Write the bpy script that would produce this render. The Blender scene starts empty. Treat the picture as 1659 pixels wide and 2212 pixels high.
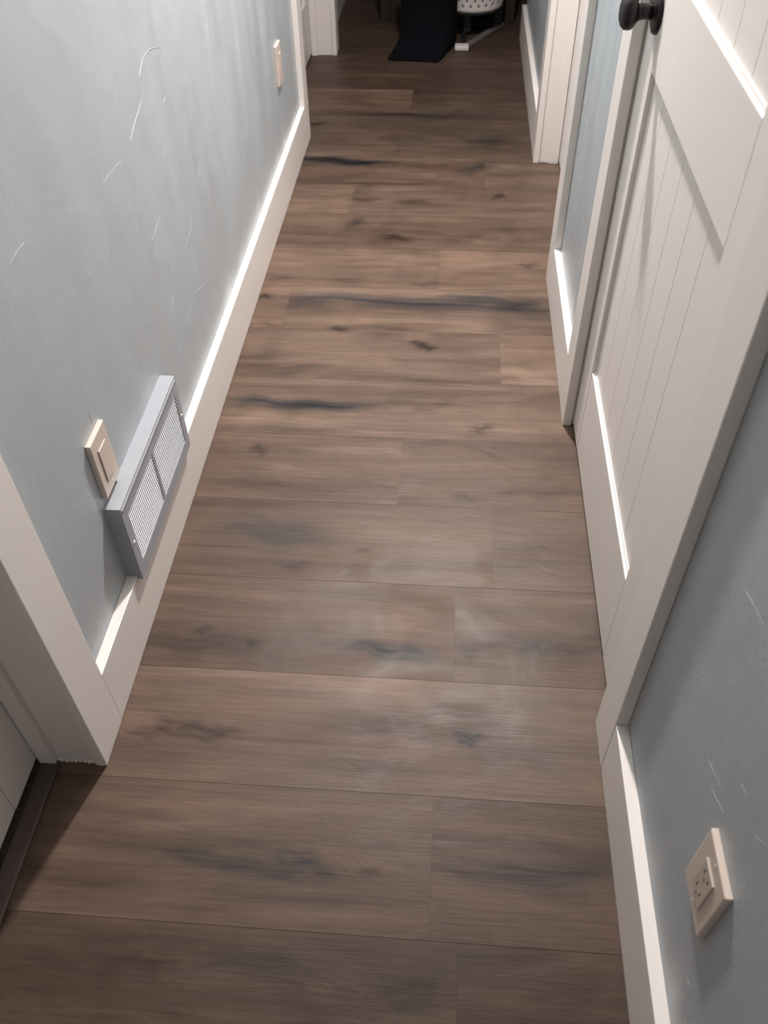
import bpy, bmesh, math, random
import numpy as np
from mathutils import Vector, Matrix

SC = bpy.context.scene
COL = SC.collection
random.seed(7)
rng = np.random.default_rng(11)

# ---------------------------------------------------------------- camera
F_PX, PITCH, YAW, ROLL = 1831.14, 0.8024, -0.0895, -0.0223
CAM = Vector((0.5562, -0.6532, 1.3668))
fw = Vector((math.sin(YAW)*math.cos(PITCH), math.cos(YAW)*math.cos(PITCH), -math.sin(PITCH)))
rt = fw.cross(Vector((0, 0, 1))).normalized()
up = rt.cross(fw)
r2 = rt*math.cos(ROLL) + up*math.sin(ROLL)
u2 = -rt*math.sin(ROLL) + up*math.cos(ROLL)
cd = bpy.data.cameras.new('camera')
cam = bpy.data.objects.new('camera', cd); COL.objects.link(cam)
m = Matrix((r2, u2, -fw)).transposed().to_4x4(); m.translation = CAM
cam.matrix_world = m
cd.sensor_fit = 'VERTICAL'; cd.sensor_height = 36.0; cd.lens = F_PX/2212*36.0
cd.clip_start = 0.02
cd.dof.use_dof = True; cd.dof.focus_distance = 1.75; cd.dof.aperture_fstop = 6.5
SC.camera = cam

# ---------------------------------------------------------------- light and exposure
SC.view_settings.view_transform = 'Standard'; SC.view_settings.look = 'None'
SC.view_settings.gamma = 1.0; SC.view_settings.use_curve_mapping = False
SC.view_settings.exposure = 0.0
w = bpy.data.worlds.new('world'); SC.world = w; w.use_nodes = True
w.node_tree.nodes['Background'].inputs[0].default_value = (0.02, 0.02, 0.024, 1)
w.node_tree.nodes['Background'].inputs[1].default_value = 1.0
LX, LY, LZ = 0.535, 1.9, 2.385
def area(name, loc, size, power, color, spread=math.pi, rot=(0, 0, 0)):
    l = bpy.data.lights.new(name, 'AREA'); l.shape = 'DISK'; l.size = size; l.energy = power; l.color = color; l.spread = spread
    o = bpy.data.objects.new(name, l); COL.objects.link(o); o.location = loc; o.rotation_euler = rot
    return o
area('hall_lamp', (LX, LY, LZ-0.012), 0.12, 118.0, (1.0, 0.915, 0.875), rot=(math.radians(-33), 0, 0))
area('rear_fill', (0.43, -1.75, LZ-0.012), 0.5, 1.6, (1.0, 0.915, 0.875))  # weak soft fill added behind the viewer, no fixture there

# ---------------------------------------------------------------- helpers
def tag(o, label=None, cat=None, group=None, kind=None):
    if label: o['label'] = label
    if cat: o['category'] = cat
    if group: o['group'] = group
    if kind: o['kind'] = kind
    return o
def empty(name, loc=(0, 0, 0)):
    o = bpy.data.objects.new(name, None); COL.objects.link(o); o.location = loc; o.empty_display_size = 0.05
    return o
def add_box(bm, x0, x1, y0, y1, z0, z1):
    x0, x1 = sorted((x0, x1)); y0, y1 = sorted((y0, y1)); z0, z1 = sorted((z0, z1))
    v = [bm.verts.new((x, y, z)) for z in (z0, z1) for y in (y0, y1) for x in (x0, x1)]
    for f in ((0, 2, 3, 1), (4, 5, 7, 6), (0, 1, 5, 4), (2, 6, 7, 3), (0, 4, 6, 2), (1, 3, 7, 5)):
        bm.faces.new([v[i] for i in f])
def obj(name, bm, mat, parent=None, bevel=0.0, smooth=False, seg=2):
    me = bpy.data.meshes.new(name)
    bmesh.ops.recalc_face_normals(bm, faces=bm.faces[:])
    bm.to_mesh(me); bm.free()
    me.materials.append(mat)
    if smooth:
        me.polygons.foreach_set('use_smooth', [True]*len(me.polygons))
    o = bpy.data.objects.new(name, me); COL.objects.link(o)
    if parent is not None:
        o.parent = parent
        o.matrix_parent_inverse = Matrix.Translation(-parent.location)
        # store as plain local transform
        me.transform(Matrix.Translation(-parent.location)); o.matrix_parent_inverse = Matrix.Identity(4)
    if bevel > 0:
        b = o.modifiers.new('bevel', 'BEVEL'); b.width = bevel; b.segments = seg; b.limit_method = 'ANGLE'; b.harden_normals = False
    return o
def boxes(name, lst, mat, parent=None, bevel=0.0, **k):
    bm = bmesh.new()
    for b in lst: add_box(bm, *b)
    return obj(name, bm, mat, parent, bevel, **k)
def lathe(bm, origin, axis, prof, n=40):
    """prof: (distance along axis, radius)"""
    a = Vector(axis).normalized()
    t = Vector((0, 0, 1)) if abs(a.z) < 0.9 else Vector((1, 0, 0))
    e1 = a.cross(t).normalized(); e2 = a.cross(e1)
    rings = []
    for d, r in prof:
        rings.append([bm.verts.new(Vector(origin)+a*d+(e1*math.cos(2*math.pi*i/n)+e2*math.sin(2*math.pi*i/n))*max(r, 1e-5)) for i in range(n)])
    for p, q in zip(rings, rings[1:]):
        for i in range(n):
            bm.faces.new((p[i], p[(i+1) % n], q[(i+1) % n], q[i]))
    bm.faces.new(rings[0][::-1]); bm.faces.new(rings[-1])
def bar(bm, a, b, wd, ht):
    a = Vector(a); b = Vector(b); d = (b-a).normalized()
    s = d.cross(Vector((0, 0, 1)))
    s = s.normalized()*wd/2 if s.length > 1e-4 else Vector((wd/2, 0, 0))
    u = s.cross(d).normalized()*ht/2
    v = []
    for p in (a, b):
        for sx, sy in ((-1, -1), (1, -1), (1, 1), (-1, 1)):
            v.append(bm.verts.new(p+s*sx+u*sy))
    for f in ((0, 1, 2, 3), (7, 6, 5, 4), (0, 4, 5, 1), (1, 5, 6, 2), (2, 6, 7, 3), (3, 7, 4, 0)):
        bm.faces.new([v[i] for i in f])

# ---------------------------------------------------------------- materials
class NT:
    def __init__(s, name):
        s.m = bpy.data.materials.new(name); s.m.use_nodes = True
        s.t = s.m.node_tree; s.b = s.t.nodes['Principled BSDF']
    def n(s, kind, **ins):
        nd = s.t.nodes.new(kind)
        for k, v in ins.items():
            if k.startswith('_'): setattr(nd, k[1:], v)
        return nd
    def link(s, a, b): s.t.links.new(a, b)
def plain(name, col, rough=0.5, metal=0.0, bump=0.0, bscale=200.0, spec=0.5, var=0.0):
    k = NT(name)
    k.b.inputs['Base Color'].default_value = (*col, 1); k.b.inputs['Roughness'].default_value = rough
    k.b.inputs['Metallic'].default_value = metal; k.b.inputs['Specular IOR Level'].default_value = spec
    tc = k.n('ShaderNodeTexCoord')
    if bump > 0:
        nz = k.n('ShaderNodeTexNoise'); nz.inputs['Scale'].default_value = bscale; nz.inputs['Detail'].default_value = 3
        k.link(tc.outputs['Object'], nz.inputs['Vector'])
        bp = k.n('ShaderNodeBump'); bp.inputs['Strength'].default_value = bump; bp.inputs['Distance'].default_value = 0.002
        k.link(nz.outputs['Fac'], bp.inputs['Height']); k.link(bp.outputs['Normal'], k.b.inputs['Normal'])
    if var > 0:
        nz = k.n('ShaderNodeTexNoise'); nz.inputs['Scale'].default_value = 6; nz.inputs['Detail'].default_value = 4
        k.link(tc.outputs['Object'], nz.inputs['Vector'])
        mx = k.n('ShaderNodeMix', _data_type='RGBA')
        mx.inputs[6].default_value = (*[c*(1-var) for c in col], 1); mx.inputs[7].default_value = (*[min(1, c*(1+var)) for c in col], 1)
        k.link(nz.outputs['Fac'], mx.inputs[0]); k.link(mx.outputs[2], k.b.inputs['Base Color'])
    return k.m

def wall_paint(name, col):
    """satin blue-grey paint over hand-trowelled plaster"""
    k = NT(name)
    tc = k.n('ShaderNodeTexCoord')
    big = k.n('ShaderNodeTexNoise'); big.inputs['Scale'].default_value = 5; big.inputs['Detail'].default_value = 3
    k.link(tc.outputs['Object'], big.inputs['Vector'])
    mx = k.n('ShaderNodeMix', _data_type='RGBA')
    mx.inputs[6].default_value = (*[c*0.93 for c in col], 1); mx.inputs[7].default_value = (*[c*1.07 for c in col], 1)
    k.link(big.outputs['Fac'], mx.inputs[0]); k.link(mx.outputs[2], k.b.inputs['Base Color'])
    sm = k.n('ShaderNodeMapping'); sm.inputs['Scale'].default_value = (1, 7, 0.9); k.link(tc.outputs['Object'], sm.inputs['Vector'])
    sn = k.n('ShaderNodeTexNoise'); sn.inputs['Scale'].default_value = 1.6; sn.inputs['Detail'].default_value = 3; k.link(sm.outputs[0], sn.inputs['Vector'])
    sr = k.n('ShaderNodeMapRange'); sr.inputs['From Min'].default_value = 0.35; sr.inputs['From Max'].default_value = 0.65; sr.inputs['To Min'].default_value = 0.30; sr.inputs['To Max'].default_value = 0.55
    k.link(sn.outputs['Fac'], sr.inputs['Value']); k.link(sr.outputs['Result'], k.b.inputs['Roughness'])
    peel = k.n('ShaderNodeTexNoise'); peel.inputs['Scale'].default_value = 160; peel.inputs['Detail'].default_value = 3
    k.link(tc.outputs['Object'], peel.inputs['Vector'])
    # patches where the peel is rougher
    pm = k.n('ShaderNodeTexNoise'); pm.inputs['Scale'].default_value = 4.5; pm.inputs['Detail'].default_value = 2
    k.link(tc.outputs['Object'], pm.inputs['Vector'])
    mr = k.n('ShaderNodeMapRange'); mr.inputs['From Min'].default_value = 0.42; mr.inputs['From Max'].default_value = 0.68
    mr.inputs['To Min'].default_value = 0.25; mr.inputs['To Max'].default_value = 1.0
    k.link(pm.outputs['Fac'], mr.inputs['Value'])
    ml = k.n('ShaderNodeMath', _operation='MULTIPLY'); k.link(peel.outputs['Fac'], ml.inputs[0]); k.link(mr.outputs['Result'], ml.inputs[1])
    und = k.n('ShaderNodeTexNoise'); und.inputs['Scale'].default_value = 9; und.inputs['Detail'].default_value = 2; und.inputs['Distortion'].default_value = 0.8
    k.link(tc.outputs['Object'], und.inputs['Vector'])
    b1 = k.n('ShaderNodeBump'); b1.inputs['Strength'].default_value = 0.13; b1.inputs['Distance'].default_value = 0.012
    k.link(und.outputs['Fac'], b1.inputs['Height'])
    b2 = k.n('ShaderNodeBump'); b2.inputs['Strength'].default_value = 0.40; b2.inputs['Distance'].default_value = 0.0016
    k.link(ml.outputs[0], b2.inputs['Height']); k.link(b1.outputs['Normal'], b2.inputs['Normal'])
    k.link(b2.outputs['Normal'], k.b.inputs['Normal'])
    k.b.inputs['Specular IOR Level'].default_value = 0.45
    return k.m

M_WALL = wall_paint('wall_paint', (0.405, 0.448, 0.474))
M_TRIM = plain('trim_paint', (0.80, 0.765, 0.73), 0.38, bump=0.12, bscale=90, spec=0.4)
M_DOOR = plain('door_paint', (0.77, 0.735, 0.70), 0.42, bump=0.10, bscale=120, spec=0.4)
M_CEIL = plain('ceiling_paint', (0.72, 0.71, 0.69), 0.9, bump=0.4, bscale=150)
M_BRONZE = plain('dark_bronze', (0.018, 0.015, 0.016), 0.33, metal=0.5, var=0.3)
M_PLATE = plain('ivory_plastic', (0.66, 0.57, 0.50), 0.32)
M_PLATE2 = plain('ivory_insert', (0.56, 0.48, 0.42), 0.35)
M_SLOT = plain('slot_dark', (0.10, 0.075, 0.06), 0.7)
M_BLADE = plain('vent_blade', (0.40, 0.43, 0.46), 0.4)
M_VENT = plain('vent_enamel', (0.36, 0.385, 0.42), 0.36, spec=0.5)
M_VENTB = plain('vent_inside', (0.05, 0.055, 0.06), 0.7)
M_SCREW = plain('screw_enamel', (0.75, 0.76, 0.78), 0.3)
M_DARKF = plain('navy_fabric', (0.004, 0.0048, 0.0075), 0.95, bump=0.5, bscale=500, spec=0.1)
M_BASK = plain('white_plastic', (0.72, 0.68, 0.66), 0.45)
M_GREYM = plain('grey_enamel', (0.16, 0.145, 0.14), 0.5)
M_BLACKP = plain('black_plastic', (0.012, 0.012, 0.012), 0.6)
M_OLIVE = plain('dark_stained_wood', (0.022, 0.019, 0.014), 0.6, var=0.3)
M_LAMP = plain('lamp_glass', (0.9, 0.88, 0.85), 0.4)
lampn = M_LAMP.node_tree.nodes['Principled BSDF']
lampn.inputs['Emission Color'].default_value = (1.0, 0.9, 0.82, 1); lampn.inputs['Emission Strength'].default_value = 6.0

def floor_mat():
    k = NT('floor_planks')
    at = k.n('ShaderNodeAttribute', _attribute_name='tone'); at.attribute_type = 'GEOMETRY'
    pid = k.n('ShaderNodeAttribute', _attribute_name='pid')
    tc = k.n('ShaderNodeTexCoord')
    off = k.n('ShaderNodeVectorMath', _operation='ADD')
    cmb = k.n('ShaderNodeCombineXYZ'); k.link(pid.outputs['Fac'], cmb.inputs[0]); k.link(pid.outputs['Fac'], cmb.inputs[2])
    k.link(tc.outputs['Object'], off.inputs[0]); k.link(cmb.outputs[0], off.inputs[1])
    def stretched(sx, sy, detail, dist=0.0, rough=0.6):
        mp = k.n('ShaderNodeMapping'); mp.inputs['Scale'].default_value = (sx, sy, 1)
        k.link(off.outputs[0], mp.inputs['Vector'])
        nz = k.n('ShaderNodeTexNoise'); nz.inputs['Scale'].default_value = 1; nz.inputs['Detail'].default_value = detail
        nz.inputs['Distortion'].default_value = dist; nz.inputs['Roughness'].default_value = rough
        k.link(mp.outputs[0], nz.inputs['Vector']); return nz
    g1 = stretched(3.0, 26.0, 5, 0.6)      # broad figure
    g2 = stretched(14.0, 260.0, 4, 0.2)    # pores
    g3 = stretched(5.0, 7.0, 3, 1.0)       # cloudiness
    wm = k.n('ShaderNodeMapping'); wm.inputs['Scale'].default_value = (0.16, 1, 1); k.link(off.outputs[0], wm.inputs['Vector'])
    wv = k.n('ShaderNodeTexWave', _wave_type='BANDS', _bands_direction='Y'); wv.inputs['Scale'].default_value = 26; wv.inputs['Distortion'].default_value = 9
    wv.inputs['Detail'].default_value = 2.5; wv.inputs['Detail Scale'].default_value = 0.75; wv.inputs['Detail Roughness'].default_value = 0.45
    k.link(wm.outputs[0], wv.inputs['Vector'])
    def rng_(nd, a, b, lo, hi):
        r = k.n('ShaderNodeMapRange'); r.inputs['From Min'].default_value = a; r.inputs['From Max'].default_value = b
        r.inputs['To Min'].default_value = lo; r.inputs['To Max'].default_value = hi
        k.link(nd.outputs['Fac'], r.inputs['Value']); return r.outputs['Result']
    def mul(a, b):
        q = k.n('ShaderNodeMath', _operation='MULTIPLY'); k.link(a, q.inputs[0]); k.link(b, q.inputs[1]); return q.outputs[0]
    fac = mul(mul(rng_(g1, 0.3, 0.7, 0.74, 1.26), rng_(g2, 0.3, 0.75, 0.92, 1.07)), rng_(g3, 0.3, 0.7, 0.84, 1.16))
    fac = mul(fac, rng_(wv, 0.0, 1.0, 0.95, 1.04))
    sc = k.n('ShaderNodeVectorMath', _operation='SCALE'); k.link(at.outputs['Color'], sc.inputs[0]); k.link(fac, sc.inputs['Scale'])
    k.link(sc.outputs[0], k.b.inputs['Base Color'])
    rr = rng_(g3, 0.3, 0.7, 0.40, 0.60); k.link(rr, k.b.inputs['Roughness'])
    k.b.inputs['Specular IOR Level'].default_value = 0.27
    bp = k.n('ShaderNodeBump'); bp.inputs['Strength'].default_value = 0.35; bp.inputs['Distance'].default_value = 0.0008
    k.link(g2.outputs['Fac'], bp.inputs['Height'])
    bq = k.n('ShaderNodeBump'); bq.inputs['Strength'].default_value = 0.5; bq.inputs['Distance'].default_value = 0.004
    k.link(g3.outputs['Fac'], bq.inputs['Height']); k.link(bq.outputs['Normal'], bp.inputs['Normal'])
    k.link(bp.outputs['Normal'], k.b.inputs['Normal'])
    return k.m
M_FLOOR = floor_mat()

# wood figure of the boards: x, y, half length, half width, strength, kind (0 brown, 1 blue-grey, 2 pale)
BLOBS = [
 (0.111, 0.098, 0.075, 0.0204, -0.35, 0), (0.179, 0.097, 0.033, 0.011, -0.25, 0), (0.062, 0.09, 0.038, 0.0129, -0.25, 0), (0.624, 0.117, 0.025, 0.011, -0.6, 1),
 (0.661, 0.117, 0.049, 0.0073, -0.3, 0), (0.453, 0.124, 0.125, 0.0235, -0.28, 0), (0.606, 0.158, 0.075, 0.0173, -0.25, 0), (0.27, 0.215, 0.227, 0.0184, 0.22, 2),
 (0.039, 0.175, 0.052, 0.0119, 0.2, 2), (0.463, 0.212, 0.104, 0.0223, 0.25, 2), (0.291, 0.086, 0.206, 0.0054, -0.2, 0), (0.684, 0.076, 0.088, 0.016, -0.2, 1),
 (0.377, 0.056, 0.242, 0.0159, -0.12, 0), (0.103, 0.284, 0.109, 0.0241, -0.3, 0), (0.1, 0.317, 0.018, 0.0089, -0.35, 0), (0.207, 0.293, 0.013, 0.0076, -0.5, 0),
 (0.484, 0.294, 0.081, 0.0152, -0.5, 1), (0.533, 0.29, 0.027, 0.0108, -0.3, 1), (0.76, 0.312, 0.031, 0.0109, -0.45, 0), (0.636, 0.301, 0.022, 0.0152, -0.3, 0),
 (0.788, 0.322, 0.098, 0.0309, -0.25, 0), (0.489, 0.359, 0.051, 0.0252, 0.22, 2), (0.311, 0.297, 0.108, 0.0286, -0.15, 0), (0.673, 0.434, 0.075, 0.0169, 0.12, 2),
 (0.141, 0.414, 0.191, 0.0121, 0.12, 2), (0.169, 0.584, 0.142, 0.0361, -0.25, 1), (0.25, 0.589, 0.061, 0.0166, -0.2, 1), (0.397, 0.544, 0.018, 0.0066, -0.35, 0),
 (0.264, 0.494, 0.029, 0.0102, -0.35, 0), (0.421, 0.503, 0.389, 0.0064, -0.15, 0), (0.463, 0.602, 0.162, 0.0222, 0.1, 2), (0.676, 0.614, 0.091, 0.0279, 0.1, 2),
 (0.761, 0.52, 0.126, 0.0103, -0.2, 0), (0.784, 0.577, 0.012, 0.0054, -0.3, 0), (0.124, 0.853, 0.022, 0.0167, -0.4, 0), (0.357, 0.865, 0.112, 0.0151, 0.3, 2),
 (0.446, 0.866, 0.033, 0.0167, 0.15, 2), (0.177, 0.791, 0.033, 0.0144, 0.2, 2), (0.1, 0.726, 0.15, 0.0308, -0.2, 0), (0.283, 0.737, 0.15, 0.0215, -0.12, 0),
 (0.614, 0.721, 0.032, 0.012, -0.3, 0), (0.425, 0.707, 0.21, 0.009, -0.15, 0), (0.814, 0.745, 0.084, 0.0182, -0.2, 0), (0.719, 0.739, 0.021, 0.0076, -0.2, 0),
 (0.31, 0.777, 0.065, 0.0126, 0.15, 2), (0.185, 1.035, 0.142, 0.0132, -0.6, 1), (0.063, 1.043, 0.042, 0.0152, -0.3, 1), (0.282, 1.025, 0.071, 0.0093, -0.35, 1),
 (0.446, 1.041, 0.141, 0.015, -0.25, 0), (0.222, 1.122, 0.219, 0.0099, 0.25, 2), (0.61, 1.123, 0.192, 0.0098, 0.2, 2), (0.207, 0.962, 0.22, 0.0179, 0.35, 2),
 (0.475, 0.948, 0.194, 0.0159, 0.35, 2), (0.748, 0.951, 0.102, 0.014, 0.15, 2), (0.097, 0.987, 0.07, 0.0146, 0.1, 2), (0.657, 0.964, 0.027, 0.0142, -0.4, 0),
 (0.551, 1.096, 0.286, 0.0174, -0.15, 0), (0.558, 1.053, 0.035, 0.0075, -0.3, 0), (0.447, 1.034, 0.059, 0.0112, 0.25, 2), (0.5, 1.303, 0.031, 0.0154, -0.6, 0),
 (0.481, 1.32, 0.026, 0.0089, -0.3, 0), (0.113, 1.183, 0.118, 0.0249, -0.3, 0), (0.316, 1.159, 0.098, 0.0182, -0.22, 0), (0.549, 1.151, 0.134, 0.016, -0.25, 0),
 (0.781, 1.183, 0.073, 0.0285, 0.3, 2), (0.758, 1.227, 0.062, 0.0209, -0.1, 0), (0.054, 1.233, 0.076, 0.0128, -0.2, 0), (0.168, 1.239, 0.076, 0.0085, 0.12, 2),
 (0.471, 1.519, 0.392, 0.0225, -0.45, 1), (0.688, 1.542, 0.122, 0.0226, -0.4, 1), (0.158, 1.504, 0.068, 0.0224, -0.25, 1), (0.796, 1.535, 0.061, 0.02, -0.3, 1),
 (0.261, 1.375, 0.026, 0.0115, -0.5, 0), (0.385, 1.388, 0.079, 0.0139, -0.25, 0), (0.021, 1.535, 0.019, 0.0127, -0.5, 0), (0.053, 1.39, 0.027, 0.0117, -0.3, 0),
 (0.191, 1.569, 0.18, 0.0129, 0.2, 2), (0.675, 1.579, 0.164, 0.0102, 0.2, 2), (0.289, 1.425, 0.213, 0.0166, 0.15, 2), (0.806, 1.463, 0.079, 0.0192, -0.2, 1),
 (0.314, 1.765, 0.407, 0.0402, 0.15, 2), (0.039, 1.641, 0.064, 0.0215, -0.25, 0), (0.268, 1.636, 0.141, 0.0214, -0.18, 0), (0.813, 1.751, 0.026, 0.0168, -0.35, 0),
 (0.494, 1.63, 0.042, 0.0159, -0.2, 0), (0.577, 1.661, 0.028, 0.008, -0.15, 0), (0.788, 1.676, 0.098, 0.0216, 0.1, 2), (0.378, 1.903, 0.053, 0.0184, -0.5, 0),
 (0.239, 2.004, 0.031, 0.0226, -0.35, 1), (0.574, 1.894, 0.045, 0.0243, -0.15, 0), (0.065, 1.856, 0.09, 0.018, -0.2, 0), (0.754, 1.963, 0.151, 0.044, -0.1, 0),
 (0.729, 2.209, 0.022, 0.0176, -0.45, 0), (0.264, 2.166, 0.048, 0.0139, -0.4, 0), (0.441, 2.159, 0.048, 0.0138, -0.3, 0), (0.105, 2.131, 0.096, 0.0485, 0.15, 2),
 (0.354, 2.265, 0.148, 0.0219, 0.12, 2), (0.79, 2.126, 0.11, 0.0203, -0.15, 0), (0.114, 2.474, 0.13, 0.0201, -0.85, 1), (0.219, 2.474, 0.104, 0.012, -0.5, 1),
 (0.633, 2.438, 0.059, 0.0393, -0.35, 1), (0.53, 2.45, 0.017, 0.0118, -0.3, 0), (0.131, 2.33, 0.101, 0.0264, -0.25, 0), (0.087, 2.28, 0.1, 0.011, -0.15, 0),
 (0.393, 2.457, 0.205, 0.0238, -0.15, 0), (0.269, 2.295, 0.265, 0.0111, -0.3, 0), (0.071, 2.542, 0.123, 0.0207, 0.3, 2), (0.704, 2.683, 0.098, 0.0437, -0.3, 1),
 (0.399, 2.685, 0.108, 0.0351, -0.2, 1), (0.094, 2.648, 0.072, 0.026, -0.2, 0), (0.463, 2.916, 0.319, 0.0192, -0.4, 1), (0.018, 2.816, 0.037, 0.0186, -0.5, 0),
 (0.146, 2.849, 0.113, 0.0235, 0.12, 2), (0.742, 2.822, 0.11, 0.0184, 0.2, 2), (0.133, 3.184, 0.22, 0.0161, 0.3, 2), (0.086, 3.062, 0.118, 0.0205, -0.2, 0),
 (0.083, -0.077, 0.17, 0.0125, 0.25, 2), (0.099, -0.047, 0.094, 0.008, 0.15, 2), (0.252, -0.136, 0.111, 0.0117, -0.35, 1), (0.355, -0.129, 0.052, 0.0147, -0.35, 1),
 (0.125, -0.116, 0.113, 0.0075, -0.2, 0), (0.716, -0.121, 0.124, 0.0131, -0.35, 1), (0.797, -0.108, 0.066, 0.0103, -0.2, 1), (0.475, -0.134, 0.018, 0.0058, -0.3, 0),
 (0.505, -0.028, 0.154, 0.0162, 0.1, 2), (0.734, -0.049, 0.113, 0.0094, 0.12, 2), (0.037, -0.178, 0.088, 0.0071, -0.2, 0), (0.208, -0.208, 0.086, 0.0068, -0.2, 0),
 (0.322, -0.28, 0.082, 0.0125, -0.25, 1), (0.556, -0.291, 0.04, 0.0246, -0.2, 1), (0.163, -0.287, 0.041, 0.005, -0.2, 0), (0.421, -0.295, 0.041, 0.0123, 0.12, 2),
 (0.075, -0.3, 0.069, 0.0037, 0.1, 2)]

# ---------------------------------------------------------------- measurements (metres)
PL = 0.2286          # plank width
W = 0.8575           # right hall plane (faces of casing and baseboard)
T = 0.020            # trim thickness
HB = 0.1455          # baseboard height
CH = 2.44            # ceiling
DH = 2.03            # door opening height

# ---------------------------------------------------------------- floor: one plank = one island of the mesh
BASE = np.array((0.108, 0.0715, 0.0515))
# row -> list of (x where the plank ends, tone); the last plank of the row has x = None
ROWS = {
 -3: [(None, 0.58)], -2: [(0.614, 0.66), (None, 0.58)], -1: [(0.571, 0.90), (None, 0.72)],  # nearest rows: plank tone, with falloff of the light painted in
 0: [(None, 1.12)], 1: [(0.600, 0.88), (None, 0.90)], 2: [(0.679, 0.92), (None, 0.98)],
 3: [(0.466, 1.00), (None, 0.98)], 4: [(None, 1.04)], 5: [(0.709, 1.04), (None, 1.25)],
 6: [(0.0925, 1.3), (None, 1.06)], 7: [(0.5315, 1.13), (None, 1.10)], 8: [(None, 0.90)],
 9: [(0.216, 1.12), (None, 0.97)], 10: [(0.678, 0.86), (None, 1.06)], 11: [(None, 0.78)],
 12: [(None, 0.70)], 13: [(0.379, 0.92), (None, 0.62)], 14: [(None, 0.60)], 15: [(0.3, 0.68), (None, 0.74)],
 16: [(None, 0.66)], 17: [(0.62, 0.70), (None, 0.64)], 18: [(None, 0.66)],
}
FX0, FX1, FY0, FY1 = -2.0, 3.0, -11, 36     # metres, metres, row, row
def plank_grids():
    for r in range(FY0, FY1):
        y0, y1 = r*PL, (r+1)*PL
        fine = -4 <= r <= 18
        if fine and r in ROWS:
            cuts = []; x = FX0
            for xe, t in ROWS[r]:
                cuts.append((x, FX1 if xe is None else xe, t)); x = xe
        else:
            cuts = []; x = FX0 - random.random()
            while x < FX1:
                cuts.append((max(x, FX0), min(x+1.52, FX1), random.uniform(0.72, 1.05))); x += 1.52
            cuts = [c for c in cuts if c[1]-c[0] > 0.02]
        for a, b, t in cuts:
            yield r, a, b, y0, y1, t, fine
VX, VC, VP, FA = [], [], [], []
nv = 0
bl = np.array(BLOBS)
for r, a, b, y0, y1, t, fine in plank_grids():
    g = 0.0003; gx = 0.00015
    near = -2 <= r <= 4
    ys = np.linspace(y0+g, y1-g, (65 if near else 37) if fine else 2)
    if fine:
        lo, hi = max(a+gx, -0.22), min(b-gx, 1.06)
        mid = np.linspace(lo, hi, max(2, int((hi-lo)/(0.006 if near else 0.009)))) if hi > lo else np.array([])
        xs = np.unique(np.concatenate(([a+gx], mid, [b-gx])))
    else:
        xs = np.array([a+gx, b-gx])
    X, Y = np.meshgrid(xs, ys, indexing='ij')
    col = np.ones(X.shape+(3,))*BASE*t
    pr = np.random.default_rng(abs(int(r*131+round(a*977))) + 5)
    warm = pr.uniform(-0.03, 0.03)
    col *= np.array((1+warm, 1.0, 1-warm))
    if fine:
        # slow colour drift across the board
        ph = pr.uniform(0, 6.28, 6)
        v = (Y-y0)/PL
        col *= (1 + 0.05*np.sin(2.1*X*3+ph[0]) + 0.06*np.sin(v*5+ph[1]+1.5*np.sin(X*2+ph[2])) )[..., None]
        nst = 14
        for s_ in range(nst):
            sx = pr.uniform(*sorted((max(a, -0.2), min(b, 1.05)))); sy = pr.uniform(y0, y1); shx = pr.uniform(0.06, 0.35); shy = pr.uniform(0.002, 0.016)
            sa = pr.uniform(-0.22, 0.16)
            yy = Y-sy+0.006*np.sin(X*9+s_)+0.003*np.sin(X*23+2*s_)
            col *= (1+sa*np.exp(-((X-sx)/shx)**2-(yy/shy)**2))[..., None]
        for bx, by, hx, hy, am, kd in bl:
            if by < y0-0.004 or by > y1+0.004: continue
            q = np.random.default_rng(int(abs(bx*1e4)+abs(by*1e5))).uniform(0, 6.28, 5)
            wk = 1.45 if kd == 1 else 1.15
            U = (X-bx)/hx; V = (Y-by)/(hy*wk)
            V = V + 0.30*np.sin(U*2.3+q[0]) + 0.16*np.sin(U*6.1+q[1])
            U = U + 0.25*np.sin(V*2.0+q[2]) + 0.10*np.sin(V*5+q[3])
            rr2 = U*U*0.9+V*V
            e = np.exp(-rr2**1.25)
            e = e*(1+0.22*np.sin(V*7+U*1.3+q[4]))
            if abs(am) > 0.3 and r < 3: e = e*(1+0.25*np.sin(np.sqrt(rr2)*11))
            if kd == 0: am *= 1.5; c3 = np.array((am, am*1.06, am*1.06))
            elif kd == 1: am *= 1.45; c3 = np.array((am*1.08, am*0.96, am*0.78))
            else: am *= 1.5; c3 = np.array((am, am*1.05, am*1.10))
            col *= np.clip(1+e[..., None]*c3, 0.1, 2)
    n, k = X.shape
    P = np.stack((X, Y, np.zeros_like(X)), -1).reshape(-1, 3)
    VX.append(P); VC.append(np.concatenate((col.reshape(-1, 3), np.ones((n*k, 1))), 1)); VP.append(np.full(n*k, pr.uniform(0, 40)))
    idx = np.arange(n*k).reshape(n, k)+nv
    FA.append(np.stack((idx[:-1, :-1], idx[1:, :-1], idx[1:, 1:], idx[:-1, 1:]), -1).reshape(-1, 4)); nv += n*k
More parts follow.
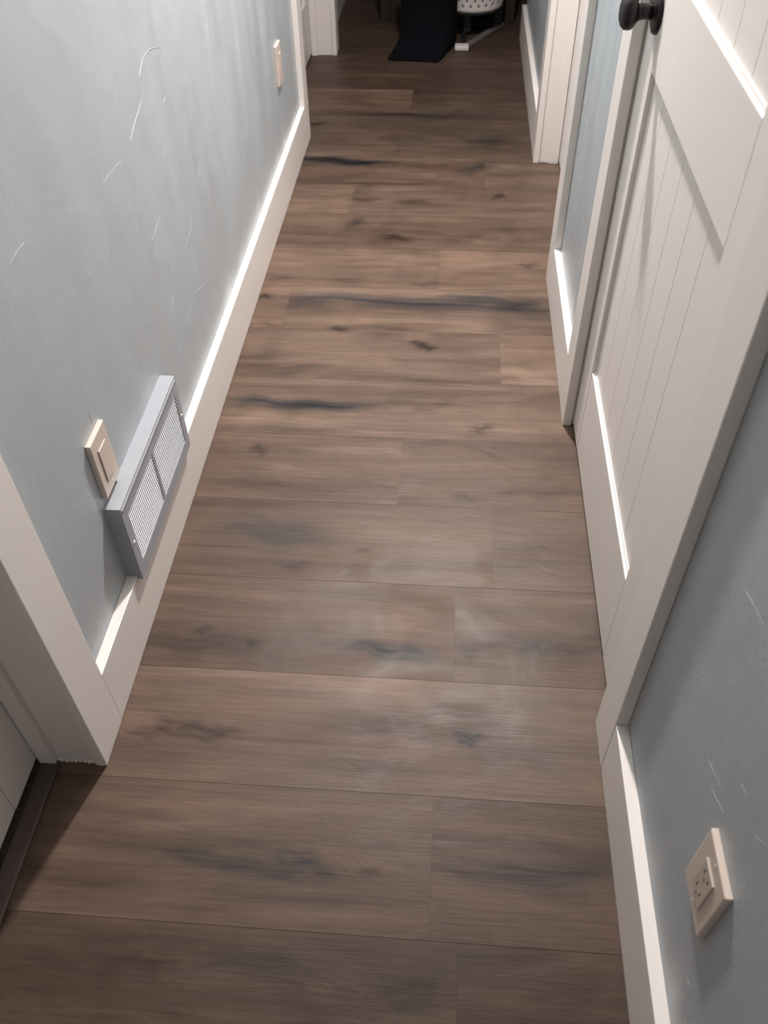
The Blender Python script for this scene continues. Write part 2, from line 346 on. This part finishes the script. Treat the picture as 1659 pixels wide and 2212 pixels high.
# the dark underlay seen in the joints, and the slab under it
P = np.array([(FX0, FY0*PL, -0.0015), (FX1, FY0*PL, -0.0015), (FX1, FY1*PL, -0.0015), (FX0, FY1*PL, -0.0015)])
VX.append(P); VC.append(np.tile((0.02, 0.015, 0.012, 1.0), (4, 1))); VP.append(np.zeros(4)); FA.append(np.array([[nv, nv+1, nv+2, nv+3]])); nv += 4
VX = np.concatenate(VX); VC = np.concatenate(VC); VP = np.concatenate(VP); FA = np.concatenate(FA)
me = bpy.data.meshes.new('floor')
me.vertices.add(len(VX)); me.vertices.foreach_set('co', VX.astype('f').ravel())
me.loops.add(FA.size); me.loops.foreach_set('vertex_index', FA.astype('i').ravel())
me.polygons.add(len(FA)); me.polygons.foreach_set('loop_start', np.arange(0, FA.size, 4, dtype='i'))
me.update(calc_edges=True); me.validate()
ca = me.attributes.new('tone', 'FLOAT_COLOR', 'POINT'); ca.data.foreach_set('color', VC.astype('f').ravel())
pa = me.attributes.new('pid', 'FLOAT', 'POINT'); pa.data.foreach_set('value', VP.astype('f'))
me.materials.append(M_FLOOR)
fl = bpy.data.objects.new('floor', me); COL.objects.link(fl)
tag(fl, 'brown wood-look plank floor laid across the narrow hall', 'floor', kind='structure')

# ---------------------------------------------------------------- walls
YB, YF = -2.3, 8.0
def ridge(bm, pts, x, s, st=1.0):
    """a thin raised trowel ridge on the plaster, pts = (y, z)"""
    wd = 0.0014*(0.5+0.5*st); ht = 0.0010*st; jr = random.Random(int(pts[0][0]*1e4))
    p = [Vector((x, a, b)) for a, b in pts]
    # subdivide with a Catmull-Rom curve
    q = []
    for i in range(len(p)-1):
        p0 = p[max(i-1, 0)]; p1 = p[i]; p2 = p[i+1]; p3 = p[min(i+2, len(p)-1)]
        for j in range(6):
            t = j/6
            q.append(0.5*((2*p1)+(p2-p0)*t+(2*p0-5*p1+4*p2-p3)*t*t+(3*p1-p0-3*p2+p3)*t**3))
    q.append(p[-1])
    L = []
    for i, c in enumerate(q):
        d = (q[min(i+1, len(q)-1)]-q[max(i-1, 0)]); n = Vector((0, -d.z, d.y)).normalized()
        f = math.sin(math.pi*(i+0.3)/(len(q)-0.4))**0.5*jr.uniform(0.35, 1.1) if 0 < i < len(q)-1 else 0.05; c = c+n*jr.uniform(-0.0005, 0.0005)
        L.append((bm.verts.new(c+n*wd*f+Vector((-s*0.0005, 0, 0))), bm.verts.new(c+Vector((s*ht*f, 0, 0))), bm.verts.new(c-n*wd*f+Vector((-s*0.0005, 0, 0)))))
    for a, b in zip(L, L[1:]):
        bm.faces.new((a[0], b[0], b[1], a[1])); bm.faces.new((a[1], b[1], b[2], a[2]))
RIDGES_L= [[(1.127, 0.809), (1.051, 0.83), (0.996, 0.83), (0.955, 0.811)], [(0.942, 0.776), (0.889, 0.76), (0.842, 0.743)], [(1.062, 0.728), (1.087, 0.732)], [(0.801, 0.732), (0.725, 0.741), (0.677, 0.739)], [(0.908, 0.567), (0.878, 0.561), (0.837, 0.553)], [(1.112, 0.467), (1.074, 0.448), (1.013, 0.437)], [(0.317, 0.796), (0.351, 0.8), (0.378, 0.798)], [(0.527, 0.66), (0.559, 0.648)], [(1.16, 0.275), (1.101, 0.298), (1.015, 0.325)], [(0.891, 0.402), (0.845, 0.38)], [(0.981, 0.317), (0.942, 0.306)], [(1.239, 0.511), (1.194, 0.515)], [(0.389, 0.49), (0.391, 0.464)], [(0.273, 0.248), (0.287, 0.235)], [(0.35, 0.577), (0.364, 0.568)], [(0.272, 0.23), (0.251, 0.23)]]
RIDGES_R= [[(1.506, 0.68), (1.426, 0.677)], [(1.335, 0.7), (1.31, 0.678), (1.3, 0.648)], [(1.531, 0.535), (1.45, 0.545)], [(1.577, 0.454), (1.553, 0.456)], [(-0.187, 0.457), (-0.202, 0.466), (-0.23, 0.482)], [(-0.225, 0.546), (-0.241, 0.553)], [(-0.279, 0.549), (-0.29, 0.559), (-0.301, 0.572)], [(-0.071, 0.671), (-0.099, 0.683), (-0.135, 0.693)], [(-0.323, 0.244), (-0.336, 0.253)], [(-0.158, 0.488), (-0.166, 0.472), (-0.204, 0.492)]]
XL, XR = -T, W+T
JT = 0.018           # jamb thickness
D1 = (-0.80, 0.018); D3 = (2.693, 3.615)          # left openings (casing inner edges)
D2 = (0.163, 0.985); D4 = (1.680, 2.486)          # right openings
def wall_boxes(xa, xb, openings, y0, y1):
    L = []; y = y0
    for a, b in openings:
        L.append((xa, xb, y, a-0.006-JT, 0, CH)); L.append((xa, xb, a-0.006-JT, b+0.006+JT, DH+0.006+JT, CH)); y = b+0.006+JT
    L.append((xa, xb, y, y1, 0, CH))
    return L
bm = bmesh.new()
for b in wall_boxes(XL-0.115, XL, [D1, D3], YB, 3.708): add_box(bm, *b)
add_box(bm, -0.185, -0.07, 3.708, 5.6, 0, CH)
for i, p in enumerate(RIDGES_L): ridge(bm, p, XL, 1, 1.0 if i < 2 else 0.55)
tag(obj('wall_left', bm, M_WALL), 'blue-grey textured plaster wall on the left of the hall', 'wall', kind='structure')
bm = bmesh.new()
for b in wall_boxes(XR, XR+0.115, [D2, D4], YB, 3.88): add_box(bm, *b)
for p in RIDGES_R: ridge(bm, p, XR, -1, 0.45)
tag(obj('wall_right', bm, M_WALL), 'blue-grey textured plaster wall on the right of the hall', 'wall', kind='structure')
tag(boxes('wall_back', [(-0.3, 1.2, YB-0.1, YB, 0, CH)], M_WALL), 'blue-grey wall closing the hall behind the viewer', 'wall', kind='structure')
tag(boxes('wall_far', [(-2.0, 3.0, YF, YF+0.1, 0, CH)], M_WALL), 'far wall of the dark room beyond the hall', 'wall', kind='structure')
# the dark room at the far end and the closets behind the doors
tag(boxes('wall_far_left', [(-2.0, -1.9, 5.5, YF, 0, CH), (-2.0, -0.185, 5.5, 5.6, 0, CH)], M_WALL), 'left wall of the dark room beyond the hall', 'wall', kind='structure')
tag(boxes('wall_far_right', [(2.9, 3.0, 3.88, YF, 0, CH), (XR+0.115, 3.0, 3.78, 3.88, 0, CH)], M_WALL), 'right wall of the dark room beyond the hall', 'wall', kind='structure')
tag(boxes('ceiling', [(-2.0, 3.0, YB-0.1, YF+0.1, CH, CH+0.1)], M_CEIL), 'white ceiling above the hall', 'ceiling', kind='structure')

# ---------------------------------------------------------------- doors with jambs and casings
CW = 0.092
def frame(root, side, y0, y1, depth, stop_at):
    """side: -1 left wall, +1 right wall. (y0, y1) casing inner edges"""
    xf = 0.0 if side < 0 else W         # casing face
    xw = XL if side < 0 else XR         # wall surface
    xd = xw + side*depth
    a, b = y0-0.006, y1+0.006           # jamb faces (reveal)
    # jamb
    boxes('jamb', [(xw+(-side)*0.0, xd, a-JT, a, 0, DH+0.006), (xw, xd, b, b+JT, 0, DH+0.006), (xw, xd, a-JT, b+JT, DH+0.006, DH+0.006+JT)], M_TRIM, root, 0.001)
    # casing boards
    e = 0.0015 if side < 0 else 0.0
    xo = xf - side*0.0005
    bm = bmesh.new(); add_box(bm, xw, xo, y0-CW, y0, 0, DH+0.0); obj('casing', bm, M_TRIM, root, 0.0018)
    bm = bmesh.new(); add_box(bm, xw, xo, y1, y1+CW, 0, DH+0.0); obj('casing', bm, M_TRIM, root, 0.0018)
    bm = bmesh.new(); add_box(bm, xw, xo-side*0.002, y0-CW-0.012, y1+CW+0.012, DH, DH+0.115); obj('casing', bm, M_TRIM, root, 0.0018)
    if stop_at is not None:
        s0, s1 = stop_at
        boxes('door_stop', [(s0, s1, a, a+0.011, 0, DH+0.006), (s0, s1, b-0.011, b, 0, DH+0.006), (s0, s1, a, b, DH-0.005, DH+0.006)], M_TRIM, root, 0.0012)

def plank_door(root, xf, side, y0, y1, z0=0.012, z1=2.022, far_stile=0.1, near_stile=0.12, nb=6, thick=0.035):
    """Z-less ledged cottage door: stiles and rails standing proud of V-grooved boards. xf = face, side = +1: body lies towards +x"""
    s = side
    ya, yb = y0+near_stile, y1-far_stile
    rec = 0.009
    rails = [(z0, 0.238, 'bottom_rail'), (0.852, 1.006, 'middle_rail'), (z1-0.12, z1, 'top_rail')]
    # boards with V grooves, built as one panel
    bm = bmesh.new()
    prof = []
    step = (yb-ya)/nb
    for i in range(nb):
        c0, c1 = ya+i*step, ya+(i+1)*step
        v = 0.0013
        prof += [(c0 if i == 0 else c0, rec if i == 0 else rec+v), (c0+(0 if i == 0 else v), rec), (c1-(0 if i == nb-1 else v), rec)]
    prof.append((yb, rec))
    pts = []
    for y, d in prof:
        if not pts or abs(pts[-1][0]-y) > 1e-6: pts.append((y, d))
    pts[0] = (ya-0.004, rec); pts[-1] = (yb+0.004, rec)
    lo = [bm.verts.new((xf+s*d, y, z0+0.002)) for y, d in pts]; hi = [bm.verts.new((xf+s*d, y, z1-0.002)) for y, d in pts]
    lob = [bm.verts.new((xf+s*(thick-0.01), y, z0+0.002)) for y, d in pts]; hib = [bm.verts.new((xf+s*(thick-0.01), y, z1-0.002)) for y, d in pts]
    for i in range(len(pts)-1):
        bm.faces.new((lo[i], lo[i+1], hi[i+1], hi[i])); bm.faces.new((lob[i], hib[i], hib[i+1], lob[i+1]))
        bm.faces.new((lo[i], lob[i], lob[i+1], lo[i+1])); bm.faces.new((hi[i], hi[i+1], hib[i+1], hib[i]))
    obj('panel', bm, M_DOOR, root)
    boxes('stile', [(xf, xf+s*thick, y0, ya, z0, z1)], M_DOOR, root, 0.0015)
    boxes('stile', [(xf, xf+s*thick, yb, y1, z0, z1)], M_DOOR, root, 0.0015)
    for a, b, nm in rails:
        boxes(nm, [(xf+s*0.0004, xf+s*(thick-0.0004), ya+0.0004, yb-0.0004, a, b)], M_DOOR, root, 0.0022)
        # small moulded lip under/over the rail, as the bright ledge shows
    boxes('moulding', [(xf+s*0.006, xf+s*(rec+0.002), ya+0.001, yb-0.001, 0.238, 0.2425), (xf+s*0.006, xf+s*(rec+0.002), ya+0.001, yb-0.001, 1.006, 1.0105)], M_DOOR, root, 0.0015)

def knob_set(root, x, side, y, z):
    """rose against the door face at x, knob towards the hall"""
    a = (-side, 0, 0)
    bm = bmesh.new(); lathe(bm, (x, y, z), a, [(0, 0.033), (0.003, 0.0335), (0.007, 0.031), (0.010, 0.022), (0.012, 0.012)]); ro = obj('knob_rose', bm, M_BRONZE, root, smooth=True)
    bm = bmesh.new(); lathe(bm, (x, y, z), a, [(0.010, 0.0125), (0.020, 0.0115), (0.030, 0.0125), (0.036, 0.0175)]); obj('knob_neck', bm, M_BRONZE, root, smooth=True)
    bm = bmesh.new(); lathe(bm, (x, y, z), a, [(0.034, 0.014), (0.037, 0.021), (0.042, 0.0262), (0.048, 0.0275), (0.054, 0.0262), (0.059, 0.0215), (0.062, 0.014), (0.063, 0.004)]); kb = obj('knob', bm, M_BRONZE, root, smooth=True)

def hinge(root, x, y, z, side):
    bm = bmesh.new()
    for k in range(5):
        z0 = z-0.044+k*0.0177
        lathe(bm, (x, y, z0), (0, 0, 1), [(0, 0.0072), (0.0168, 0.0072)], 16)
    lathe(bm, (x, y, z+0.0447), (0, 0, 1), [(0, 0.0066), (0.002, 0.0070), (0.004, 0.0045), (0.0055, 0.001)], 16)
    lathe(bm, (x, y, z-0.050), (0, 0, 1), [(0, 0.001), (0.002, 0.0045), (0.005, 0.0066)], 16)
    add_box(bm, x, x+side*0.024, y-0.0014, y+0.0014, z-0.044, z+0.044)
    obj('hinge', bm, M_BRONZE, root)

# right, the plank door with the dark knob
d = tag(empty('door_1', (W+0.03, 0.58, 0)), 'off-white plank door with dark knob in the right wall', 'door', kind='structure')
frame(d, 1, *D2, 0.115, (W+0.0265+0.037, W+0.0265+0.06))
plank_door(d, W+0.0245, 1, D2[0]-0.003, D2[1]+0.003, far_stile=0.103, near_stile=0.135)
knob_set(d, W+0.0245, 1, 0.915, 0.935)
for z in (0.235, 1.045, 1.80): hinge(d, W+0.012, D2[0]+0.0065, z, 1)
# left, nearest the viewer: deep jamb, door closed on the far side of the wall
d = tag(empty('door_2', (-0.12, -0.39, 0)), 'off-white plank door recessed in the left wall nearest the viewer', 'door', kind='structure')
frame(d, -1, *D1, 0.115, (-0.1175, -0.088))
plank_door(d, -0.1185, -1, D1[0]-0.003, D1[1]+0.003, z0=0.022, far_stile=0.10, near_stile=0.10)
# the threshold strip between the two floors
boxes('threshold', [(-0.1165, -0.083, D1[0]-0.004, D1[1]+0.0035, 0.0002, 0.0075)], plain('threshold_wood', (0.085, 0.062, 0.05), 0.5, var=0.25), d, 0.004, seg=3)
bm = bmesh.new()
for i in range(12):
    xx = -0.010-i*0.0078; rr_ = random.uniform(0.004, 0.0072)
    lathe(bm, (xx, D1[1]+0.0035+(0.004 if i > 0 else 0.0), -0.0006), (0, 0, 1), [(0, rr_), (0.003, rr_*0.95), (0.007, rr_*0.6), (0.009, rr_*0.2)], 14)
obj('caulk_bead', bm, M_TRIM, d, smooth=True)
# left, far: only its jamb and casing show from the hall
d = tag(empty('door_3', (-0.12, 3.15, 0)), 'white door frame at the far end of the left wall', 'door', kind='structure')
frame(d, -1, *D3, 0.115, (-0.1175, -0.088))
plank_door(d, -0.1185, -1, D3[0]-0.003, D3[1]+0.003)
# right, far
d = tag(empty('door_4', (W+0.13, 2.08, 0)), 'white door frame in the right wall beyond the knobbed door', 'door', kind='structure')
frame(d, 1, *D4, 0.115, (W+0.055, W+0.09))
plank_door(d, W+0.0925, 1, D4[0]-0.003, D4[1]+0.003)

# ---------------------------------------------------------------- baseboards
def baseboard(name, side, x, y0, y1, label):
    xw = x + side*T
    o = boxes(name, [(xw, x, y0, y1, 0.0008, HB)], M_TRIM, None, 0.0014)
    tag(o, label, 'baseboard', kind='structure')
baseboard('baseboard_left', -1, 0.0, D1[1]+CW, D3[0]-CW, 'white baseboard along the left wall under the air vent')
baseboard('baseboard_far_left', -1, -0.05, 3.71, 5.5, 'white baseboard along the left wall past the far door frame')
baseboard('baseboard_rear_left', -1, 0.0, YB, D1[0]-CW, 'white baseboard on the left wall behind the viewer')
baseboard('baseboard_right', 1, W, YB, D2[0]-CW, 'white baseboard on the right under the near outlet')
baseboard('baseboard_middle_right', 1, W, D2[1]+CW, D4[0]-CW, 'short white baseboard on the right between the two door frames')
baseboard('baseboard_far_right', 1, W, D4[1]+CW, 3.88, 'white baseboard on the right beyond the far door frame')

# ---------------------------------------------------------------- ceiling lamp
lp = tag(empty('ceiling_light', (LX, LY, CH)), 'round flush ceiling light over the middle of the hall', 'light')
bm = bmesh.new(); lathe(bm, (LX, LY, CH), (0, 0, -1), [(0.0, 0.095), (0.02, 0.095), (0.024, 0.090), (0.024, 0.072), (0.015, 0.070)]); obj('lamp_rim', bm, M_TRIM, lp, smooth=False)
bm = bmesh.new(); lathe(bm, (LX, LY, CH-0.014), (0, 0, -1), [(0.0, 0.068), (0.030, 0.068), (0.038, 0.062), (0.040, 0.05)]); obj('lamp_lens', bm, M_LAMP, lp, smooth=False)

# ---------------------------------------------------------------- baseboard-side air vent on the left wall
vx, vy0, vy1, vz0, vz1 = 0.0085, 0.329, 0.712, 0.1375, 0.323
v = tag(empty('air_vent', (XL, (vy0+vy1)/2, vz0)), 'pale grey-blue louvered air vent on the left wall above the baseboard', 'vent')
bm = bmesh.new()
fb = 0.024; lz0, lz1 = 0.166, 0.290; ly = [(0.352, 0.511), (0.521, 0.690)]
# shell: top, bottom lip, two ends
add_box(bm, XL, vx, vy0, vy1, vz1-0.0015, vz1)
add_box(bm, XL, vx, vy0, vy0+0.0015, HB+0.001, vz1-0.0015); add_box(bm, XL, vx, vy1-0.0015, vy1, HB+0.001, vz1-0.0015)
add_box(bm, 0.0012, vx, vy0, vy0+0.0015, vz0, HB+0.001); add_box(bm, 0.0012, vx, vy1-0.0015, vy1, vz0, HB+0.001)
add_box(bm, 0.0012, vx, vy0+0.0015, vy1-0.0015, vz0, vz0+0.0015)
obj('housing', bm, M_VENT, v)
bm = bmesh.new()
for b in ((vy0, vy1, lz1, vz1), (vy0, vy1, vz0, lz0), (vy0, ly[0][0], lz0, lz1), (ly[1][1], vy1, lz0, lz1), (ly[0][1], ly[1][0], lz0, lz1)):
    add_box(bm, vx, vx+0.0016, *b)
add_box(bm, vx+0.0016, vx+0.0034, vy0+0.004, vy1-0.004, vz1-0.010, vz1-0.0055)
obj('face_frame', bm, M_VENT, v)
boxes('inner_plate', [(vx-0.0075, vx-0.006, vy0+0.01, vy1-0.01, HB+0.006, lz1+0.01)], M_VENTB, v)
for a, b in ly:
    bm = bmesh.new(); ns = 17
    for i in range(ns):
        z = lz0 + (lz1-lz0)*(i+0.5)/ns
        # each blade slopes down and outwards
        x0_, x1_ = vx-0.0009, vx+0.0012; h = 0.0004
        vs = [bm.verts.new(c) for c in ((x0_, a, z+h), (x0_, b, z+h), (x1_, b, z-h), (x1_, a, z-h), (x0_, a, z+h-0.0012), (x0_, b, z+h-0.0012), (x1_, b, z-h-0.0012), (x1_, a, z-h-0.0012))]
        for f in ((0, 1, 2, 3), (7, 6, 5, 4), (0, 4, 5, 1), (3, 2, 6, 7), (0, 3, 7, 4), (1, 5, 6, 2)): bm.faces.new([vs[q] for q in f])
    obj('louvers', bm, M_BLADE, v)
for y in (0.3405, 0.7005):
    bm = bmesh.new(); lathe(bm, (vx+0.0014, y, 0.228), (1, 0, 0), [(0, 0.0042), (0.0012, 0.004), (0.0022, 0.0025)], 20); obj('screw', bm, M_SCREW, v, smooth=True)

# ---------------------------------------------------------------- wall plates
def plate(name, label, cat, x, side, yc, zc, outlet, th=0.0075, hw=0.036, hh=0.060):
    s = -side
    o = tag(empty(name, (x, yc, zc)), label, cat, None)
    bm = bmesh.new()
    # plate with chamfered rim
    pr = [(0, 0), (0.85*th, 0.0), (th, 0.0015)]
    rings = []
    for d, ins in pr:
        rings.append([bm.verts.new((x+s*d, yc+sy*(hw-ins), zc+sz*(hh-ins))) for sy, sz in ((-1, -1), (1, -1), (1, 1), (-1, 1))])
    for a, b in zip(rings, rings[1:]):
        for i in range(4): bm.faces.new((a[i], a[(i+1) % 4], b[(i+1) % 4], b[i]))
    bm.faces.new(rings[0][::-1]); bm.faces.new(rings[-1])
    obj('cover_plate', bm, M_PLATE, o, 0.0012)
    iw, ih = 0.0165, 0.0335
    ins = boxes('insert', [(x+s*(th-0.002), x+s*(th+0.0022), yc-iw, yc+iw, zc-ih, zc+ih)], M_PLATE2 if outlet else M_PLATE, o, 0.0008)
    if outlet:
        for dz in (-0.0175, 0.0175):
            boxes('socket_slots', [(x+s*(th+0.0018), x+s*(th+0.0024), yc-0.0075, yc-0.0055, zc+dz-0.001, zc+dz+0.007), (x+s*(th+0.0018), x+s*(th+0.0024), yc+0.0055, yc+0.0075, zc+dz-0.001, zc+dz+0.007), (x+s*(th+0.0018), x+s*(th+0.0024), yc-0.002, yc+0.002, zc+dz-0.009, zc+dz-0.005)], M_SLOT, o)
    else:
        boxes('insert_frame', [(x+s*(th-0.001), x+s*(th+0.0002), yc-iw-0.0012, yc+iw+0.0012, zc-ih-0.0012, zc+ih+0.0012)], M_SLOT, o)
    for dz in (-0.0485, 0.0485):
        bm = bmesh.new(); lathe(bm, (x+s*(th-0.0002), yc, zc+dz), (s, 0, 0), [(0, 0.003), (0.0006, 0.0027)], 14); obj('screw', bm, M_PLATE, o)
    return o
plate('wall_plate', 'ivory wall plate beside the air vent, low on the left wall', 'wall plate', XL, -1, 0.376, 0.3965, False, th=0.0095)
plate('wall_plate', 'small ivory wall plate near the far end of the left wall', 'wall plate', XL, -1, 2.262, 0.408, False, th=0.0095)
plate('wall_outlet', 'ivory outlet plate low on the right wall, nearest the viewer', 'outlet', XR, 1, -0.272, 0.397, True, th=0.0085, hw=0.038)
# hairline crack in the plaster above the left plate is modelled as a shallow dark ridge of the wall itself

# ---------------------------------------------------------------- end of the hall
# sack
bm = bmesh.new()
foot = [(0.243, 3.565), (0.30, 3.545), (0.37, 3.540), (0.43, 3.535), (0.479, 3.540), (0.515, 3.66), (0.545, 3.76), (0.540, 3.795), (0.50, 3.81), (0.43, 3.815), (0.36, 3.815), (0.31, 3.80), (0.295, 3.77), (0.270, 3.68)]
body = [(0.302, 3.70), (0.34, 3.685), (0.39, 3.68), (0.45, 3.68), (0.51, 3.69), (0.540, 3.72), (0.552, 3.76), (0.548, 3.80), (0.51, 3.815), (0.43, 3.82), (0.37, 3.82), (0.32, 3.81), (0.300, 3.78), (0.296, 3.74)]
def resamp(poly, n):
    q = []
    m_ = len(poly)
    for i in range(m_):
        p0, p1, p2, p3 = (Vector(poly[(i+k) % m_]) for k in (-1, 0, 1, 2))
        for j in range(n):
            t = j/n
            q.append(0.5*((2*p1)+(p2-p0)*t+(2*p0-5*p1+4*p2-p3)*t*t+(3*p1-p0-3*p2+p3)*t**3))
    return q
A = resamp(foot, 5); B = resamp(body, 5)
rings = []
cen = Vector((0.42, 3.73))
for z, k, g in ((0.001, 0, 0.99), (0.006, 0, 1.0), (0.018, 0.25, 1.0), (0.035, 0.6, 1), (0.06, 0.85, 1), (0.10, 1, 1), (0.2, 1, 1), (0.3, 1, 1.0), (0.42, 1, 1.01), (0.52, 1, 0.99), (0.60, 1, 0.85), (0.64, 1, 0.55), (0.66, 1, 0.3), (0.72, 1, 0.38)):
    ring = []
    for i, (a, b) in enumerate(zip(A, B)):
        p = a.lerp(b, k); p = cen+(p-cen)*(g*(1+0.012*math.sin(i*1.1+z*9)*(1 if z > 0.03 else 0)))
        ring.append(bm.verts.new((p.x, p.y, z)))
    rings.append(ring)
for p, q in zip(rings, rings[1:]):
    for i in range(len(p)): bm.faces.new((p[i], p[(i+1) % len(p)], q[(i+1) % len(p)], q[i]))
bm.faces.new(rings[0][::-1]); bm.faces.new(rings[-1])
tag(obj('fabric_sack', bm, M_DARKF, smooth=True), 'tall near-black navy fabric sack standing at the end of the hall', 'sack')

# low stand: white front foot, grey bars, black corner
st = tag(empty('basket_stand', (0.64, 3.88, 0)), 'low stand with a white foot and grey bars on the dark floor', 'stand')
boxes('front_foot', [(0.548, 0.614, 3.685, 3.735, 0.0008, 0.022)], M_BASK, st, 0.006, seg=3)
bm = bmesh.new(); bar(bm, (0.600, 3.715, 0.011), (0.775, 4.055, 0.011), 0.030, 0.018); obj('side_bar', bm, M_GREYM, st, 0.003)
bm = bmesh.new(); bar(bm, (0.580, 3.745, 0.011), (0.60, 4.075, 0.011), 0.024, 0.018); obj('side_bar', bm, M_BLACKP, st, 0.003)
bm = bmesh.new(); bar(bm, (0.595, 4.06, 0.011), (0.775, 4.06, 0.011), 0.024, 0.018); obj('rear_bar', bm, M_BLACKP, st, 0.003)
boxes('post', [(0.738, 0.776, 4.02, 4.06, 0.0205, 0.108)], M_BLACKP, st, 0.003)
boxes('post', [(0.588, 0.622, 3.90, 3.94, 0.0205, 0.108)], M_BLACKP, st, 0.003)
bm = bmesh.new(); lathe(bm, (0.62, 3.98, 0.108), (0, 0, 1), [(0, 0.14), (0.004, 0.148), (0.012, 0.148)], 40); obj('tray', bm, M_BLACKP, st)

# perforated round basket
bk = tag(empty('round_basket', (0.62, 3.98, 0.1205)), 'round white basket with rows of holes, behind the dark sack', 'basket')
bm = bmesh.new()
NC, NR = 100, 26
grid = []
for j in range(NR+1):
    z = 0.121+0.011*j; rad = 0.150+0.0006*j
    grid.append([bm.verts.new((0.62+rad*math.cos(2*math.pi*i/NC), 3.98+rad*math.sin(2*math.pi*i/NC), z)) for i in range(NC)])
for j in range(NR):
    for i in range(NC):
        if j >= 2 and j % 2 == 0 and (i + (2 if (j//2) % 2 else 0)) % 4 == 0 and j < NR-3: continue
        bm.faces.new((grid[j][i], grid[j][(i+1) % NC], grid[j+1][(i+1) % NC], grid[j+1][i]))
bw = obj('basket_wall', bm, M_BASK, bk, smooth=True)
so = bw.modifiers.new('solid', 'SOLIDIFY'); so.thickness = 0.003; so.offset = -1
bm = bmesh.new(); lathe(bm, (0.62, 3.98, 0.1205), (0, 0, 1), [(0, 0.144), (0.003, 0.1485)], 60); obj('basket_bottom', bm, M_BASK, bk)
bm = bmesh.new(); lathe(bm, (0.62, 3.98, 0.406), (0, 0, 1), [(0, 0.1655), (0.002, 0.172), (0.012, 0.172), (0.014, 0.1655)], 60)
for f in [f for f in bm.faces if len(f.verts) > 4]: bm.faces.remove(f)
rm = obj('basket_rim', bm, M_BASK, bk)
so = rm.modifiers.new('solid', 'SOLIDIFY'); so.thickness = 0.002

# dark table behind, only its front legs show
tb = tag(empty('dark_table', (0.53, 4.4, 0)), 'dark wooden table whose legs show behind the sack and basket', 'table')
for x0_, x1_, y0_ in ((0.170, 0.215, 4.10), (0.790, 0.838, 4.10), (0.170, 0.215, 4.62), (0.790, 0.838, 4.62)):
    boxes('leg', [(x0_, x1_, y0_, y0_+0.05, 0.0008, 0.70)], M_OLIVE, tb, 0.002)
boxes('table_top', [(0.15, 0.855, 4.08, 4.69, 0.70, 0.73)], M_OLIVE, tb, 0.004)
boxes('apron', [(0.19, 0.81, 4.115, 4.135, 0.60, 0.70)], M_OLIVE, tb)
boxes('apron', [(0.19, 0.81, 4.635, 4.655, 0.60, 0.70)], M_OLIVE, tb)
